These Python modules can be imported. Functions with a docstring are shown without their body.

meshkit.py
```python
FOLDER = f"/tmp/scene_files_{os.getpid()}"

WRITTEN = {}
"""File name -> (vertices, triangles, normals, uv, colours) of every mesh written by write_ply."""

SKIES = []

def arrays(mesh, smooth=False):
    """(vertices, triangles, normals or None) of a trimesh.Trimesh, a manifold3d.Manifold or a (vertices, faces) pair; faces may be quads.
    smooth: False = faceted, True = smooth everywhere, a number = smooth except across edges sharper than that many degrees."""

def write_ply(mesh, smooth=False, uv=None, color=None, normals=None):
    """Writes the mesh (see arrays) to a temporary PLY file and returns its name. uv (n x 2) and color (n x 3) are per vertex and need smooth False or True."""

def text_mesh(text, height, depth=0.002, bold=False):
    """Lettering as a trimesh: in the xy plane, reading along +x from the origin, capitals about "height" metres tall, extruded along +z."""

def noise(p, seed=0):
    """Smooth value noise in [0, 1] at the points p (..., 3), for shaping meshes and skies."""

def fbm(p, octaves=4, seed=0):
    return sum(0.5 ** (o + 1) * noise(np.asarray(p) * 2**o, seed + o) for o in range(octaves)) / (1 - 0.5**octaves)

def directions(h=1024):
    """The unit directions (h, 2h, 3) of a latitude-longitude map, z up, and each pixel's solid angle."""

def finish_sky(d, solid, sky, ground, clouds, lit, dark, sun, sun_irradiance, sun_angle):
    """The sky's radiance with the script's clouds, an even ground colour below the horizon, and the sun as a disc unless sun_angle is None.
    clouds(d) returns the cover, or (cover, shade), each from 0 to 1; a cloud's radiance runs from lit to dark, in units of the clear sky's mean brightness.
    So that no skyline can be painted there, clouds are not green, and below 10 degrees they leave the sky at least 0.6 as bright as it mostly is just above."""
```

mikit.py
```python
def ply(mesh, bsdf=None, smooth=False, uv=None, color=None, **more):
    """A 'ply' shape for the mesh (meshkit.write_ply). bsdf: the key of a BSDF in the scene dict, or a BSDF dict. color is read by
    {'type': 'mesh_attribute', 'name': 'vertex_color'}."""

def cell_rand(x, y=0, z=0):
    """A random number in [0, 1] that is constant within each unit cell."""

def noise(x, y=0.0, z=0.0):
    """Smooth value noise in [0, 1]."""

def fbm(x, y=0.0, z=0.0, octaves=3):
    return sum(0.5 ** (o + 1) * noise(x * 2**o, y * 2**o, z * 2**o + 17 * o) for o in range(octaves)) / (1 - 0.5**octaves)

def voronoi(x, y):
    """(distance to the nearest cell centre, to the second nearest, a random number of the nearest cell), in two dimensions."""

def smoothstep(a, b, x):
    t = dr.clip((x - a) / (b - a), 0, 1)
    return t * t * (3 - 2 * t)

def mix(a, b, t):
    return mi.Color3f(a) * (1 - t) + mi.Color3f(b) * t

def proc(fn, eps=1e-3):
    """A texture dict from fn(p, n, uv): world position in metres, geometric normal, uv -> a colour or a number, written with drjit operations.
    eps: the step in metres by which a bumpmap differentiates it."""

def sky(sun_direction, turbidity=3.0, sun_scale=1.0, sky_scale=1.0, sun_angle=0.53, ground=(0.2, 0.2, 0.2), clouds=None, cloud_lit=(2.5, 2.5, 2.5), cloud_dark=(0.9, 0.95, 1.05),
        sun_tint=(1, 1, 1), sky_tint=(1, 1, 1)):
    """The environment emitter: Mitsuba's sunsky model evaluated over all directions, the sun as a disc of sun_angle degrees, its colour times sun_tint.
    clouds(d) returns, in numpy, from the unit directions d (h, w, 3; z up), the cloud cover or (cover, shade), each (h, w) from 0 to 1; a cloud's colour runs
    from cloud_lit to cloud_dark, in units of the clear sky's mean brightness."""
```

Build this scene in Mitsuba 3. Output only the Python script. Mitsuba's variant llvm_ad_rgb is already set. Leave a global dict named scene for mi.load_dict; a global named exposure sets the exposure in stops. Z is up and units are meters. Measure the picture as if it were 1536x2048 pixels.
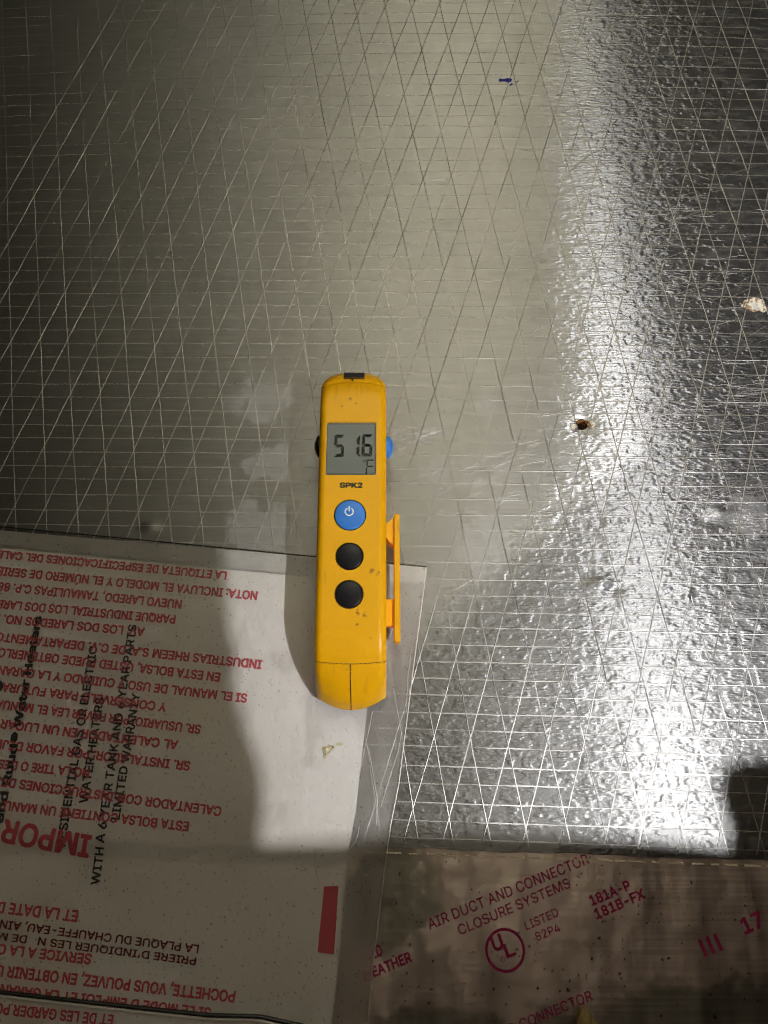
import math, random
import numpy as np, trimesh, manifold3d
import drjit as dr, mitsuba as mi
import mikit, meshkit
from mikit import proc, noise, fbm, voronoi, cell_rand, smoothstep, mix
from shapely.geometry import Polygon, Point, LineString, box as sbox
from shapely.ops import unary_union
from shapely import affinity
T = mi.ScalarTransform4f
scene, labels = {}, {}
rng = np.random.default_rng(7)

# ------------------------------------------------------------------ camera, lamps, exposure
F_PX, TILT, CAM_H = 1420.0, math.radians(15.6), 0.342
FWD = np.array([0, math.sin(TILT), -math.cos(TILT)])
UPV = np.array([0, math.cos(TILT), math.sin(TILT)])
EYE = np.array([0, 0, CAM_H])
scene['camera'] = {'type': 'perspective', 'fov': 2 * math.degrees(math.atan(1024 / F_PX)), 'fov_axis': 'y',
                   'near_clip': 0.01, 'far_clip': 20.0,
                   'to_world': T().look_at(origin=EYE.tolist(), target=(EYE + FWD).tolist(), up=UPV.tolist())}
exposure = 0.0
LAMP = np.array([0.325, -0.165, 0.51])      # the small hand lamp that lights the thermometer
LAMP_R, LAMP_POWER = 0.0013, 1.22
BOUNCE = np.array([0.17, 0.66, 0.45])       # a second lamp turned up at the roof boards
BOUNCE_POWER = 10.2
FILL, FILL_POWER = np.array([0.45, -0.15, 0.50]), 0.40   # and a weaker one under the rafter
HOOD_Z = 0.415
LIT_EDGE = [(515, 1690), (516, 1640), (521, 1560), (514, 1525), (482, 1440), (462, 1380), (466, 1300), (452, 1240), (446, 1140),
            (438, 1060), (452, 980), (440, 880), (470, 760), (455, 600), (430, 400), (380, 100), (330, -700), (2600, -700), (2600, 1490), (1700, 1512),
            (1540, 1518), (1482, 1523), (1454, 1537), (1442, 1570), (1446, 1615), (1456, 1640), (1464, 1662), (1462, 1696),
            (1300, 1680), (1000, 1668), (800, 1664), (700, 1682)]


def at(px, py, z=0.0):
    d = FWD + np.array([1.0, 0, 0]) * (px - 768) / F_PX + UPV * (1024 - py) / F_PX
    return EYE + d * (z - CAM_H) / d[2]


def P2(px, py, z=0.0):
    return at(px, py, z)[:2]


def tag(key, label=None, cat=None, group=None, kind=None):
    labels[key] = {k: v for k, v in (('label', label), ('category', cat), ('group', group), ('kind', kind)) if v}


def put(key, mesh, bsdf, smooth=False, uv=None, **more):
    k, n = key, 0
    while k in scene:
        n += 1
        k = f'{key}_{n:03d}'
    scene[k] = mikit.ply(mesh, bsdf, smooth=smooth, uv=uv, **more)
    return k


def srgb(r, g, b):
    return [((c / 255 + 0.055) / 1.055) ** 2.4 if c > 10 else c / 255 / 12.92 for c in (r, g, b)]


def rgb(c):
    return {'type': 'rgb', 'value': list(map(float, c))}


# ------------------------------------------------------------------ materials
def plastic(c, rough=0.4, spec=0.5):
    return {'type': 'twosided', 'b': {'type': 'principled', 'base_color': c if isinstance(c, dict) else rgb(c), 'roughness': rough, 'specular': spec}}


def foil_height(p, n, uv):
    x, y = p.x, p.y
    rough = abraded(p)
    patch = smoothstep(0.30, 0.70, fbm(x * 260, y * 420, 31.0, 2))
    streak = fbm(x * 190, y * 1900, 3.0, 2) * STREAK * (0.25 + 0.75 * rough) * (0.35 + 0.9 * patch)
    crink = fbm(x * 430, y * 1900, 8.0, 2) * CRINK * (0.12 + 0.88 * rough) * (0.5 + 0.8 * patch)
    fine = fbm(x * 620, y * 2300, 21.0, 2) * FINE * (0.12 + 0.88 * rough)
    big = fbm(x * 150, y * 190, 5.0, 2) * 0.00006 * (0.5 + 0.6 * rough)
    return streak + crink + fine + big


STREAK, CRINK, FINE = 0.00020, 0.00008, 0.00007


def dulled(p):
    x, y = p.x, p.y
    e = 0.133 - 1.15 * dr.maximum(0.13 - y, 0) + 0.016 * (fbm(x * 60, y * 60, 1.0, 3) - 0.5)
    return smoothstep(-0.016, 0.016, x - e)


def foil_tint(p, n, uv):
    x, y = p.x, p.y
    s = fbm(x * 60, y * 900, 2.0, 2)
    d = fbm(x * 30, y * 30, 4.0, 3)
    return mi.Color3f(0.86, 0.85, 0.83) * (0.86 + 0.2 * s) * (0.9 + 0.16 * d) * (0.40 - 0.19 * dulled(p))


SCUFFS = [(530, 800, 75, 48), (555, 925, 60, 42), (520, 1065, 95, 62), (977, 812, 28, 26), (880, 940, 34, 22), (965, 1095, 60, 60), (1490, 1040, 60, 40)]


def foil_haze(p, n, uv):
    x, y = p.x, p.y
    d = fbm(x * 35, y * 55, 6.0, 3)
    k = mi.Float(0)
    for a, b, u, v in SCUFFS:
        q = P2(a, b)
        e = dr.sqrt(dr.square((x - float(q[0])) / (u * 0.00025)) + dr.square((y - float(q[1])) / (v * 0.00027))) + 1.5 * (fbm(x * 130 + y * 60, y * 130 - x * 60, 2.0, 4) - 0.5)
        k = dr.maximum(k, (1 - smoothstep(0.75, 1.0, e)) * (0.6 + 0.6 * fbm(x * 500, y * 1500, 3.0, 2)))
    return 0.022 + 0.03 * smoothstep(-0.06, 0.04, x) + 0.05 * smoothstep(0.45, 0.75, fbm(x * 110, y * 420, 6.0, 3)) * smoothstep(-0.05, 0.02, x) + (0.21 - 0.03 * smoothstep(-0.02, 0.02, x)) * k


def bumped(b, fn, eps=1e-4):
    return {'type': 'bumpmap', 'arbitrary': proc(fn, eps), 'scale': 1.0, 'bsdf': b}


def abraded(p):
    """The right-hand part of the board is scuffed: rougher foil."""
    x, y = p.x, p.y
    e = 0.096 - 0.90 * dr.maximum(0.12 - y, 0) + 0.016 * (fbm(x * 60, y * 60, 1.0, 3) - 0.5)
    return smoothstep(-0.014, 0.014, x - e)


SCUFFS = [(530, 800, 75, 48), (555, 925, 60, 42), (520, 1065, 95, 62), (977, 812, 28, 26), (880, 940, 34, 22), (965, 1095, 60, 60), (1490, 1040, 60, 40)]


def foil_haze(p, n, uv):
    x, y = p.x, p.y
    d = fbm(x * 35, y * 55, 6.0, 3)
    k = mi.Float(0)
    for a, b, u, v in SCUFFS:
        q = P2(a, b)
        e = dr.sqrt(dr.square((x - float(q[0])) / (u * 0.00025)) + dr.square((y - float(q[1])) / (v * 0.00027))) + 1.5 * (fbm(x * 130 + y * 60, y * 130 - x * 60, 2.0, 4) - 0.5)
        k = dr.maximum(k, (1 - smoothstep(0.75, 1.0, e)) * (0.6 + 0.6 * fbm(x * 500, y * 1500, 3.0, 2)))
    return 0.022 + 0.03 * smoothstep(-0.06, 0.04, x) + 0.05 * smoothstep(0.45, 0.75, fbm(x * 110, y * 420, 6.0, 3)) * smoothstep(-0.05, 0.02, x) + (0.21 - 0.03 * smoothstep(-0.02, 0.02, x)) * k


def bumped(b, fn, eps=1e-4):
    return {'type': 'bumpmap', 'arbitrary': proc(fn, eps), 'scale': 1.0, 'bsdf': b}


def abraded(p):
    """The right-hand part of the board is scuffed: rougher foil."""
    x, y = p.x, p.y
    e = 0.096 - 0.90 * dr.maximum(0.12 - y, 0) + 0.016 * (fbm(x * 60, y * 60, 1.0, 3) - 0.5)
    return smoothstep(-0.014, 0.014, x - e)


def grimy(p):
    """Farther right and towards the near edge the foil has gone dull."""
    x, y = p.x, p.y
    e = 0.130 - 0.85 * dr.maximum(0.13 - y, 0) + 0.010 * (fbm(x * 60, y * 60, 1.0, 3) - 0.5)
    return smoothstep(-0.008, 0.008, x - e)


def foil_au(p, n, uv):
    return 0.11 + 0.07 * grimy(p)


def foil_av(p, n, uv):
    return 0.22 + 0.15 * grimy(p)


scene['foil'] = bumped({'type': 'blendbsdf', 'weight': proc(foil_haze),
                        'a': {'type': 'blendbsdf', 'weight': 0.46, 'a': {'type': 'roughconductor', 'material': 'none', 'alpha_u': 0.16, 'alpha_v': 0.32, 'specular_reflectance': proc(foil_tint)},
                              'b': {'type': 'roughconductor', 'material': 'none', 'alpha_u': 0.045, 'alpha_v': 0.62, 'specular_reflectance': proc(foil_tint)}},
                        'b': {'type': 'diffuse', 'reflectance': rgb((0.62, 0.61, 0.60))}}, foil_height)
scene['thread'] = {'type': 'blendbsdf', 'weight': proc(lambda p, n, uv: 0.05 + 0.05 * smoothstep(0.04, 0.12, p.y) + 0.17 * abraded(p) * smoothstep(0.02, 0.10, p.y)),
                   'a': {'type': 'roughconductor', 'material': 'none', 'alpha': 0.2, 'specular_reflectance': rgb((0.33, 0.32, 0.305))},
                   'b': {'type': 'diffuse', 'reflectance': rgb((0.60, 0.54, 0.50))}}


def tape_dirt(p):
    x, y = p.x, p.y
    q = P2(1290, 1745)
    near = dr.exp(-dr.square((x - float(q[0])) / 0.035) - dr.square((y - float(q[1])) / 0.022))
    big = smoothstep(0.52, 0.66, fbm(x * 70, y * 70, 9.0, 3) + 0.16 * near)
    wx, wy = x + 0.0012 * fbm(x * 900, y * 900, 1.0, 2), y + 0.0012 * fbm(x * 900, y * 900, 6.0, 2)
    a, _, r = voronoi(wx * 620, wy * 620)
    speck = (1 - smoothstep(0.16, 0.34, a + 0.8 * (1 - r))) * big
    a2, _, r2 = voronoi(wx * 190 + 7, wy * 190)
    few = (1 - smoothstep(0.05, 0.16, a2 + 1.6 * smoothstep(0.10, 0.25, r2))) * smoothstep(0.35, 0.5, fbm(x * 40, y * 40, 19.0, 2))
    return dr.maximum(speck, few)


def tape_stain(p):
    x, y = p.x, p.y
    k = mi.Float(0)
    for a, b, u, v in ((790, 1790, 95, 110), (860, 2060, 130, 40), (1440, 2040, 260, 60), (1110, 2060, 60, 40)):
        q = P2(a, b)
        e = dr.sqrt(dr.square((x - float(q[0])) / (u * 0.00023)) + dr.square((y - float(q[1])) / (v * 0.00024))) + 0.8 * (fbm(x * 120, y * 120, 5.0, 3) - 0.5)
        k = dr.maximum(k, 1 - smoothstep(0.7, 1.1, e))
    return mix((1, 1, 1), (0.42, 0.47, 0.44), k)


def tape_tint(p, n, uv):
    x, y = p.x, p.y
    s = fbm(x * 25, y * 1300, 2.0, 2)
    st = fbm(x * 130, y * 26, 12.0, 3)
    c = mi.Color3f(0.72, 0.65, 0.57) * (0.65 + 0.5 * s) * (0.35 + 1.2 * st) * tape_stain(p)
    return mix(c, (0.03, 0.025, 0.02), tape_dirt(p))


def tape_diff(p, n, uv):
    x, y = p.x, p.y
    st = fbm(x * 130, y * 26, 12.0, 3)
    return mix(mi.Color3f(0.42, 0.37, 0.305) * (0.55 + 0.9 * st) * tape_stain(p), (0.02, 0.017, 0.014), tape_dirt(p))


def tape_height(p, n, uv):
    x, y = p.x, p.y
    return fbm(x * 30, y * 1500, 3.0, 2) * 0.00001 + fbm(x * 80, y * 60, 5.0, 3) * 0.0007 + fbm(x * 260, y * 40, 15.0, 2) * 0.0002


scene['tape'] = bumped({'type': 'blendbsdf', 'weight': 0.13,
                        'a': {'type': 'roughconductor', 'material': 'none', 'alpha_u': 0.13, 'alpha_v': 0.22, 'specular_reflectance': proc(tape_tint)},
                        'b': {'type': 'diffuse', 'reflectance': proc(tape_diff)}}, tape_height)
scene['foil_edge'] = {'type': 'diffuse', 'reflectance': rgb((0.12, 0.085, 0.05))}
scene['magenta_ink'] = {'type': 'twosided', 'b': {'type': 'diffuse', 'reflectance': rgb((0.26, 0.02, 0.075))}}
scene['red_ink'] = {'type': 'twosided', 'b': {'type': 'diffuse', 'reflectance': rgb((0.42, 0.075, 0.092))}}
scene['maroon_ink'] = {'type': 'twosided', 'b': {'type': 'diffuse', 'reflectance': rgb((0.12, 0.02, 0.022))}}
scene['black_ink'] = {'type': 'twosided', 'b': {'type': 'diffuse', 'reflectance': rgb((0.030, 0.032, 0.030))}}
scene['white_ink'] = {'type': 'twosided', 'b': {'type': 'diffuse', 'reflectance': rgb((0.85, 0.86, 0.88))}}
scene['blue_ink'] = plastic((0.012, 0.014, 0.16), 0.25)


def grit(p, k, lo, hi, seed):
    w = 0.5 * noise(p.x * k * 1.7, p.y * k * 1.7, seed)
    a, _, r = voronoi(p.x * k + seed + w, p.y * k - w)
    return 1 - smoothstep(lo, hi, a + 1.2 * (1 - r))


def paper_colour(p, n, uv):
    x, y = p.x, p.y
    m = fbm(x * 14, y * 14, 3.0, 3)
    c = mix((0.76, 0.735, 0.715), (0.69, 0.655, 0.615), smoothstep(0.35, 0.7, m))
    yel = smoothstep(0.55, 0.75, fbm(x * 20 + 4, y * 20, 1.0, 2))
    c = mix(c, (0.62, 0.53, 0.36), 0.25 * yel)
    dens = 0.35 + 0.65 * smoothstep(0.40, 0.62, fbm(x * 28, y * 28, 7.0, 3))
    q = P2(640, 1490)
    near = dr.exp(-dr.square((x - float(q[0])) / 0.022) - dr.square((y - float(q[1])) / 0.022))
    c = mix(c, (0.13, 0.11, 0.085), 0.8 * grit(p, 1500, 0.05, 0.55, 3) * (dens + 0.4 * near))
    c = mix(c, (0.07, 0.06, 0.045), 0.9 * grit(p, 800, 0.02, 0.24 + 0.25 * near, 9) * dens)
    c = mix(c, (0.05, 0.04, 0.035), 0.9 * grit(p, 300, 0.02, 0.10, 19) * dens)
    gr = smoothstep(0.56, 0.68, fbm(x * 60, y * 45, 15.0, 3))
    return mix(c, (0.40, 0.37, 0.33), 0.35 * gr)


scene['paper'] = {'type': 'twosided', 'b': {'type': 'diffuse', 'reflectance': proc(paper_colour)}}


def film_haze(p, n, uv):
    w = fbm(p.x * 170, p.y * 22, 2.0, 3)
    return 0.16 + 0.22 * uv.x * smoothstep(0.3, 0.8, w) + 0.40 * uv.y


def film_colour(p, n, uv):
    c = mi.Color3f(0.66, 0.63, 0.58)
    return mix(c, (0.12, 0.10, 0.08), 0.8 * grit(p, 700, 0.08, 0.4, 21))


def film_bump(p, n, uv):
    return fbm(p.x * 300, p.y * 40, 2.0, 2) * 0.00012 + fbm(p.x * 45, p.y * 35, 4.0, 2) * 0.0006


scene['film'] = {'type': 'mask', 'opacity': proc(film_haze), 'b': {'type': 'twosided', 'b': bumped(
    {'type': 'principled', 'base_color': proc(film_colour), 'roughness': 0.16, 'specular': 0.6}, film_bump)}}
scene['clear_film'] = {'type': 'thindielectric', 'int_ior': 1.5}
scene['film_edge'] = plastic((0.80, 0.77, 0.72), 0.2)
scene['film_dark'] = plastic((0.02, 0.02, 0.016), 0.25)

SPOTS = [(745, 1140, 5.0), (741, 1144, 3.5), (757, 1145, 2.5), (754, 1150, 2.0), (716, 1226, 4.0), (728, 1230, 5.0), (714, 1249, 3.5), (716, 1219, 2.0), (700, 797, 4), (712, 806, 3), (684, 812, 2.5), (741, 1275, 2)]


def body_colour(p, n, uv):
    c = mi.Color3f(0.83, 0.41, 0.003) * (0.93 + 0.12 * fbm(p.x * 60, p.y * 60, p.z * 60, 3))
    k = mi.Float(0)
    for (a, b, r) in SPOTS:
        q = P2(a, b, ZF)
        s = r / 4400.0
        d = dr.sqrt(dr.square(p.x - float(q[0])) + dr.square(p.y - float(q[1]))) / s + 1.3 * (noise(p.x * 2600, p.y * 2600, 3.0) - 0.5)
        k = dr.maximum(k, 1 - smoothstep(0.3, 1.0, d))
    c = mix(c, (0.16, 0.075, 0.025), 0.8 * k)
    sc = smoothstep(0.60, 0.70, fbm(p.x * 900, p.y * 120, 2.0, 2)) * smoothstep(0.55, 0.7, fbm(p.x * 70, p.y * 50, 8.0, 2))
    c = mix(c, (0.45, 0.21, 0.02), 0.25 * sc)
    return mix(c, (0.12, 0.06, 0.02), 0.6 * grit(p, 420, 0.02, 0.13, 31))


def body_bump(p, n, uv):
    return fbm(p.x * 3000, p.y * 3000, p.z * 3000, 2) * 0.000006


ZF = 0.027
scene['yellow'] = {'type': 'twosided', 'b': {'type': 'principled', 'base_color': proc(body_colour), 'roughness': 0.36, 'specular': 0.35}}
scene['black_plastic'] = plastic((0.006, 0.006, 0.009), 0.33, 0.32)
scene['seam_brown'] = plastic((0.10, 0.048, 0.008), 0.6)
scene['black_gloss'] = plastic((0.003, 0.003, 0.004), 0.12, 0.1)
scene['blue_plastic'] = plastic((0.035, 0.20, 0.62), 0.38)
scene['lcd'] = plastic({'type': 'proc', **{k: v for k, v in proc(lambda p, n, uv: mix((0.112, 0.126, 0.110), (0.135, 0.148, 0.132), fbm(p.x * 90, p.y * 90, 1.0, 2))).items() if k != 'type'}}, 0.45)
scene['lcd_ink'] = plastic((0.003, 0.004, 0.0035), 0.6, 0.05)
scene['lcd_rim'] = plastic((0.075, 0.075, 0.065), 0.4)
scene['clear_window'] = {'type': 'thindielectric', 'int_ior': 1.22}
scene['lamp_black'] = plastic((0.03, 0.03, 0.03), 0.6)
scene['roof_wood'] = {'type': 'twosided', 'b': {'type': 'diffuse', 'reflectance': proc(lambda p, n, uv: mix((0.26, 0.25, 0.205), (0.22, 0.21, 0.17), fbm(p.x * 3, p.y * 24, 1.0, 3)))}}
scene['rafter_wood'] = {'type': 'twosided', 'b': {'type': 'diffuse', 'reflectance': rgb((0.21, 0.155, 0.132))}}


# ------------------------------------------------------------------ what the lamps are and what they light overhead
def quad(x0, x1, y0, y1, z, up=True):
    v = np.array([[x0, y0, z], [x1, y0, z], [x1, y1, z], [x0, y1, z]], float)
    f = np.array([[0, 1, 2], [0, 2, 3]])
    return trimesh.Trimesh(v, f if up else f[:, ::-1], process=False)


put('roof_deck', quad(-0.82, 0.345, 0.16, 2.2, 0.90, False), 'roof_wood')
tag('roof_deck', kind='structure')
put('rafter', quad(-1.6, 1.4, -1.3, 0.157, 0.897, False), 'rafter_wood')
tag('rafter', kind='structure')
scene['bounce_lamp'] = {'type': 'spot', 'intensity': rgb(np.array([1.0, 0.98, 0.885]) * BOUNCE_POWER), 'cutoff_angle': 72.0, 'beam_width': 16.0,
                        'to_world': T().look_at(origin=BOUNCE.tolist(), target=(BOUNCE + [0, 0, 1]).tolist(), up=[0, 1, 0])}
scene['fill_lamp'] = {'type': 'spot', 'intensity': rgb(np.array([1.0, 0.96, 0.90]) * FILL_POWER), 'cutoff_angle': 75.0, 'beam_width': 40.0,
                      'to_world': T().look_at(origin=FILL.tolist(), target=(FILL + [0, 0, 1]).tolist(), up=[0, 1, 0])}
a = np.linspace(0, 2 * np.pi, 17)[:-1]
dv = np.vstack([[0, 0, 0], np.stack([np.cos(a), np.sin(a), 0 * a], 1)]) * LAMP_R + LAMP
df = np.array([[0, 1 + (i + 1) % 16, 1 + i] for i in range(16)])
L0 = LAMP_POWER / (math.pi * LAMP_R ** 2)
put('hand_lamp__emitter', (dv, df), 'lamp_black', emitter={'type': 'area', 'radiance': rgb(np.array([1.03, 1.03, 1.05]) * L0)})
hole = [tuple((LAMP + (np.array([*P2(*q), 0]) - LAMP) * (LAMP[2] - HOOD_Z) / LAMP[2])[:2]) for q in LIT_EDGE]
hole = Polygon(hole).buffer(0)
hx0, hy0, hx1, hy1 = hole.bounds
plate = sbox(hx0 - 0.024, hy0 - 0.12, hx1 + 0.05, hy1 + 0.02).difference(hole)
pm = trimesh.util.concatenate([trimesh.creation.extrude_polygon(g, 0.0008, engine='earcut') for g in getattr(plate, 'geoms', [plate])])
pm.apply_translation([0, 0, HOOD_Z])
put('hand_lamp__hood', pm, 'lamp_black')
can = trimesh.creation.cylinder(0.018, 0.03, sections=32)
can.apply_translation(LAMP + [0, 0, 0.0165])
put('hand_lamp__housing', can, 'lamp_black')
tag('hand_lamp', 'black hand lamp with a cut-out hood shining down from the right', 'lamp')


# ------------------------------------------------------------------ the foil-faced duct board
def grid(Lc, Rc, Tn, nu, nv, zf):
    """A sheet between a left and a right edge curve (arrays of points against v)."""
    v = np.linspace(0, 1, nv)
    L = np.stack([np.interp(v, Tn, Lc[:, k]) for k in (0, 1)], 1)
    R = np.stack([np.interp(v, Tn, Rc[:, k]) for k in (0, 1)], 1)
    u = np.linspace(0, 1, nu)[None, :, None]
    p = L[:, None] * (1 - u) + R[:, None] * u
    p = p.reshape(-1, 2)
    i = np.arange(nv - 1)[:, None] * nu + np.arange(nu - 1)[None]
    i = i.ravel()
    f = np.vstack([np.stack([i, i + nu, i + nu + 1], 1), np.stack([i, i + nu + 1, i + 1], 1)])
    V = np.column_stack([p, zf(p)])
    m = trimesh.Trimesh(V, f, process=False)
    if m.face_normals[:, 2].mean() < 0:
        f = f[:, ::-1]
    return V, f


def swell(p, amp=0.0006):
    q = np.column_stack([p[:, 0], p[:, 1], 0 * p[:, 0]])
    return amp * (meshkit.fbm(q * 14, 2, 5) - 0.5)


def dent(p, c, r, h):
    d = np.hypot((p[:, 0] - c[0]) / r[0], (p[:, 1] - c[1]) / r[1])
    return h * np.exp(-d ** 2)


DENTS = [(P2(1440, 1030), (0.006, 0.0022), 0.0016), (P2(1452, 1040), (0.010, 0.0025), -0.0010), (P2(1205, 1166), (0.006, 0.002), 0.0016), (P2(1225, 1178), (0.004, 0.002), -0.0012),
         (P2(1165, 850), (0.0042, 0.0036), -0.0016), (P2(1375, 1190), (0.002, 0.0015), 0.001),
         (P2(977, 810), (0.006, 0.006), 0.0004), (P2(1100, 1040), (0.002, 0.001), 0.0006), (P2(300, 1055), (0.004, 0.002), 0.0008)]


def foil_z(p):
    z = swell(p)
    for c, r, h in DENTS:
        z = z + dent(p, c, r, h)
    return z


E0, E1 = P2(690, 1692), P2(1536, 1722)


def edge_y(x):
    x = np.asarray(x, float)
    return E0[1] + (E1[1] - E0[1]) * (x - E0[0]) / (E1[0] - E0[0]) + 0.0003 * np.sin(x * 90) + 0.0002 * np.sin(x * 310 + 1)


xs = np.concatenate([np.linspace(-0.9, -0.3, 40)[:-1], np.linspace(-0.3, 0.3, 300), np.linspace(0.3, 0.9, 40)[1:]])
vs = np.concatenate([np.linspace(0, 0.55, 290), np.linspace(0.55, 1.3, 50)[1:]])
X, Y = np.meshgrid(xs, vs)
Y = edge_y(X) * (1 - np.clip(Y / 0.55, 0, 1)) + Y
pp = np.column_stack([X.ravel(), Y.ravel()])
zz = foil_z(pp) - 0.0006 * np.exp(-((pp[:, 1] - edge_y(pp[:, 0])) / 0.0025) ** 2)
nu = len(xs)
ii = (np.arange(len(vs) - 1)[:, None] * nu + np.arange(nu - 1)[None]).ravel()
ff = np.vstack([np.stack([ii, ii + 1, ii + nu + 1], 1), np.stack([ii, ii + nu + 1, ii + nu], 1)])
put('foil_duct_board', (np.column_stack([pp, zz]), ff), 'foil', smooth=True, uv=pp)
tag('foil_duct_board', 'silver foil duct board face with a diamond scrim pattern', kind='structure')
# cut edge of the facing
ex = np.linspace(-0.9, 0.9, 500)
ez = foil_z(np.column_stack([ex, edge_y(ex)])) - 0.0006
top = np.column_stack([ex, edge_y(ex) - 0.00002, ez])
low = np.column_stack([ex, edge_y(ex) - 0.0004, ez * 0 - 0.0022])
k = np.arange(499)
put('foil_duct_board__cut_edge', (np.vstack([top, low]), np.vstack([np.stack([k, k + 500, k + 501], 1), np.stack([k, k + 501, k + 1], 1)])), 'foil_edge')

# scrim threads pressed up through the foil
rt = np.random.default_rng(11)
TV, TF, nT = [], [], 0


def ribbon(pts, r=0.00030, h=0.00016, soft=None):
    global nT
    pts = np.asarray(pts)
    if len(pts) < 2:
        return
    d = np.gradient(pts, axis=0)
    d /= np.linalg.norm(d, axis=1, keepdims=True) + 1e-12
    nrm = np.column_stack([-d[:, 1], d[:, 0]])
    z = foil_z(pts) - 0.0006 * np.exp(-((pts[:, 1] - edge_y(pts[:, 0])) / 0.0025) ** 2)
    wob = r * (0.8 + 0.5 * rt.random(len(pts)))[:, None]
    slow = meshkit.fbm(np.column_stack([pts * 55, np.full(len(pts), float(nT % 9973))]), 2, 4)
    hh = h * (0.55 + 0.9 * rt.random(len(pts))) * np.clip(2.6 * slow - 0.55, 0.15, 1.6) * (soft if soft is not None else 1.0)
    rows = []
    for a_, b_ in ((-1.5, -0.1), (-0.6, 0.62), (0, 1.0), (0.6, 0.62), (1.5, -0.1)):
        rows.append(np.column_stack([pts + nrm * wob * a_, z + hh * b_ + 0.00001]))
    v = np.stack(rows, 1).reshape(-1, 3)
    n = len(pts)
    i, j = np.meshgrid(np.arange(n - 1), np.arange(4), indexing='ij')
    q = (i * 5 + j).ravel()
    f = np.vstack([np.stack([q, q + 5, q + 6], 1), np.stack([q, q + 6, q + 1], 1)])
    TV.append(v)
    TF.append(f + nT)
    nT += len(v)


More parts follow.
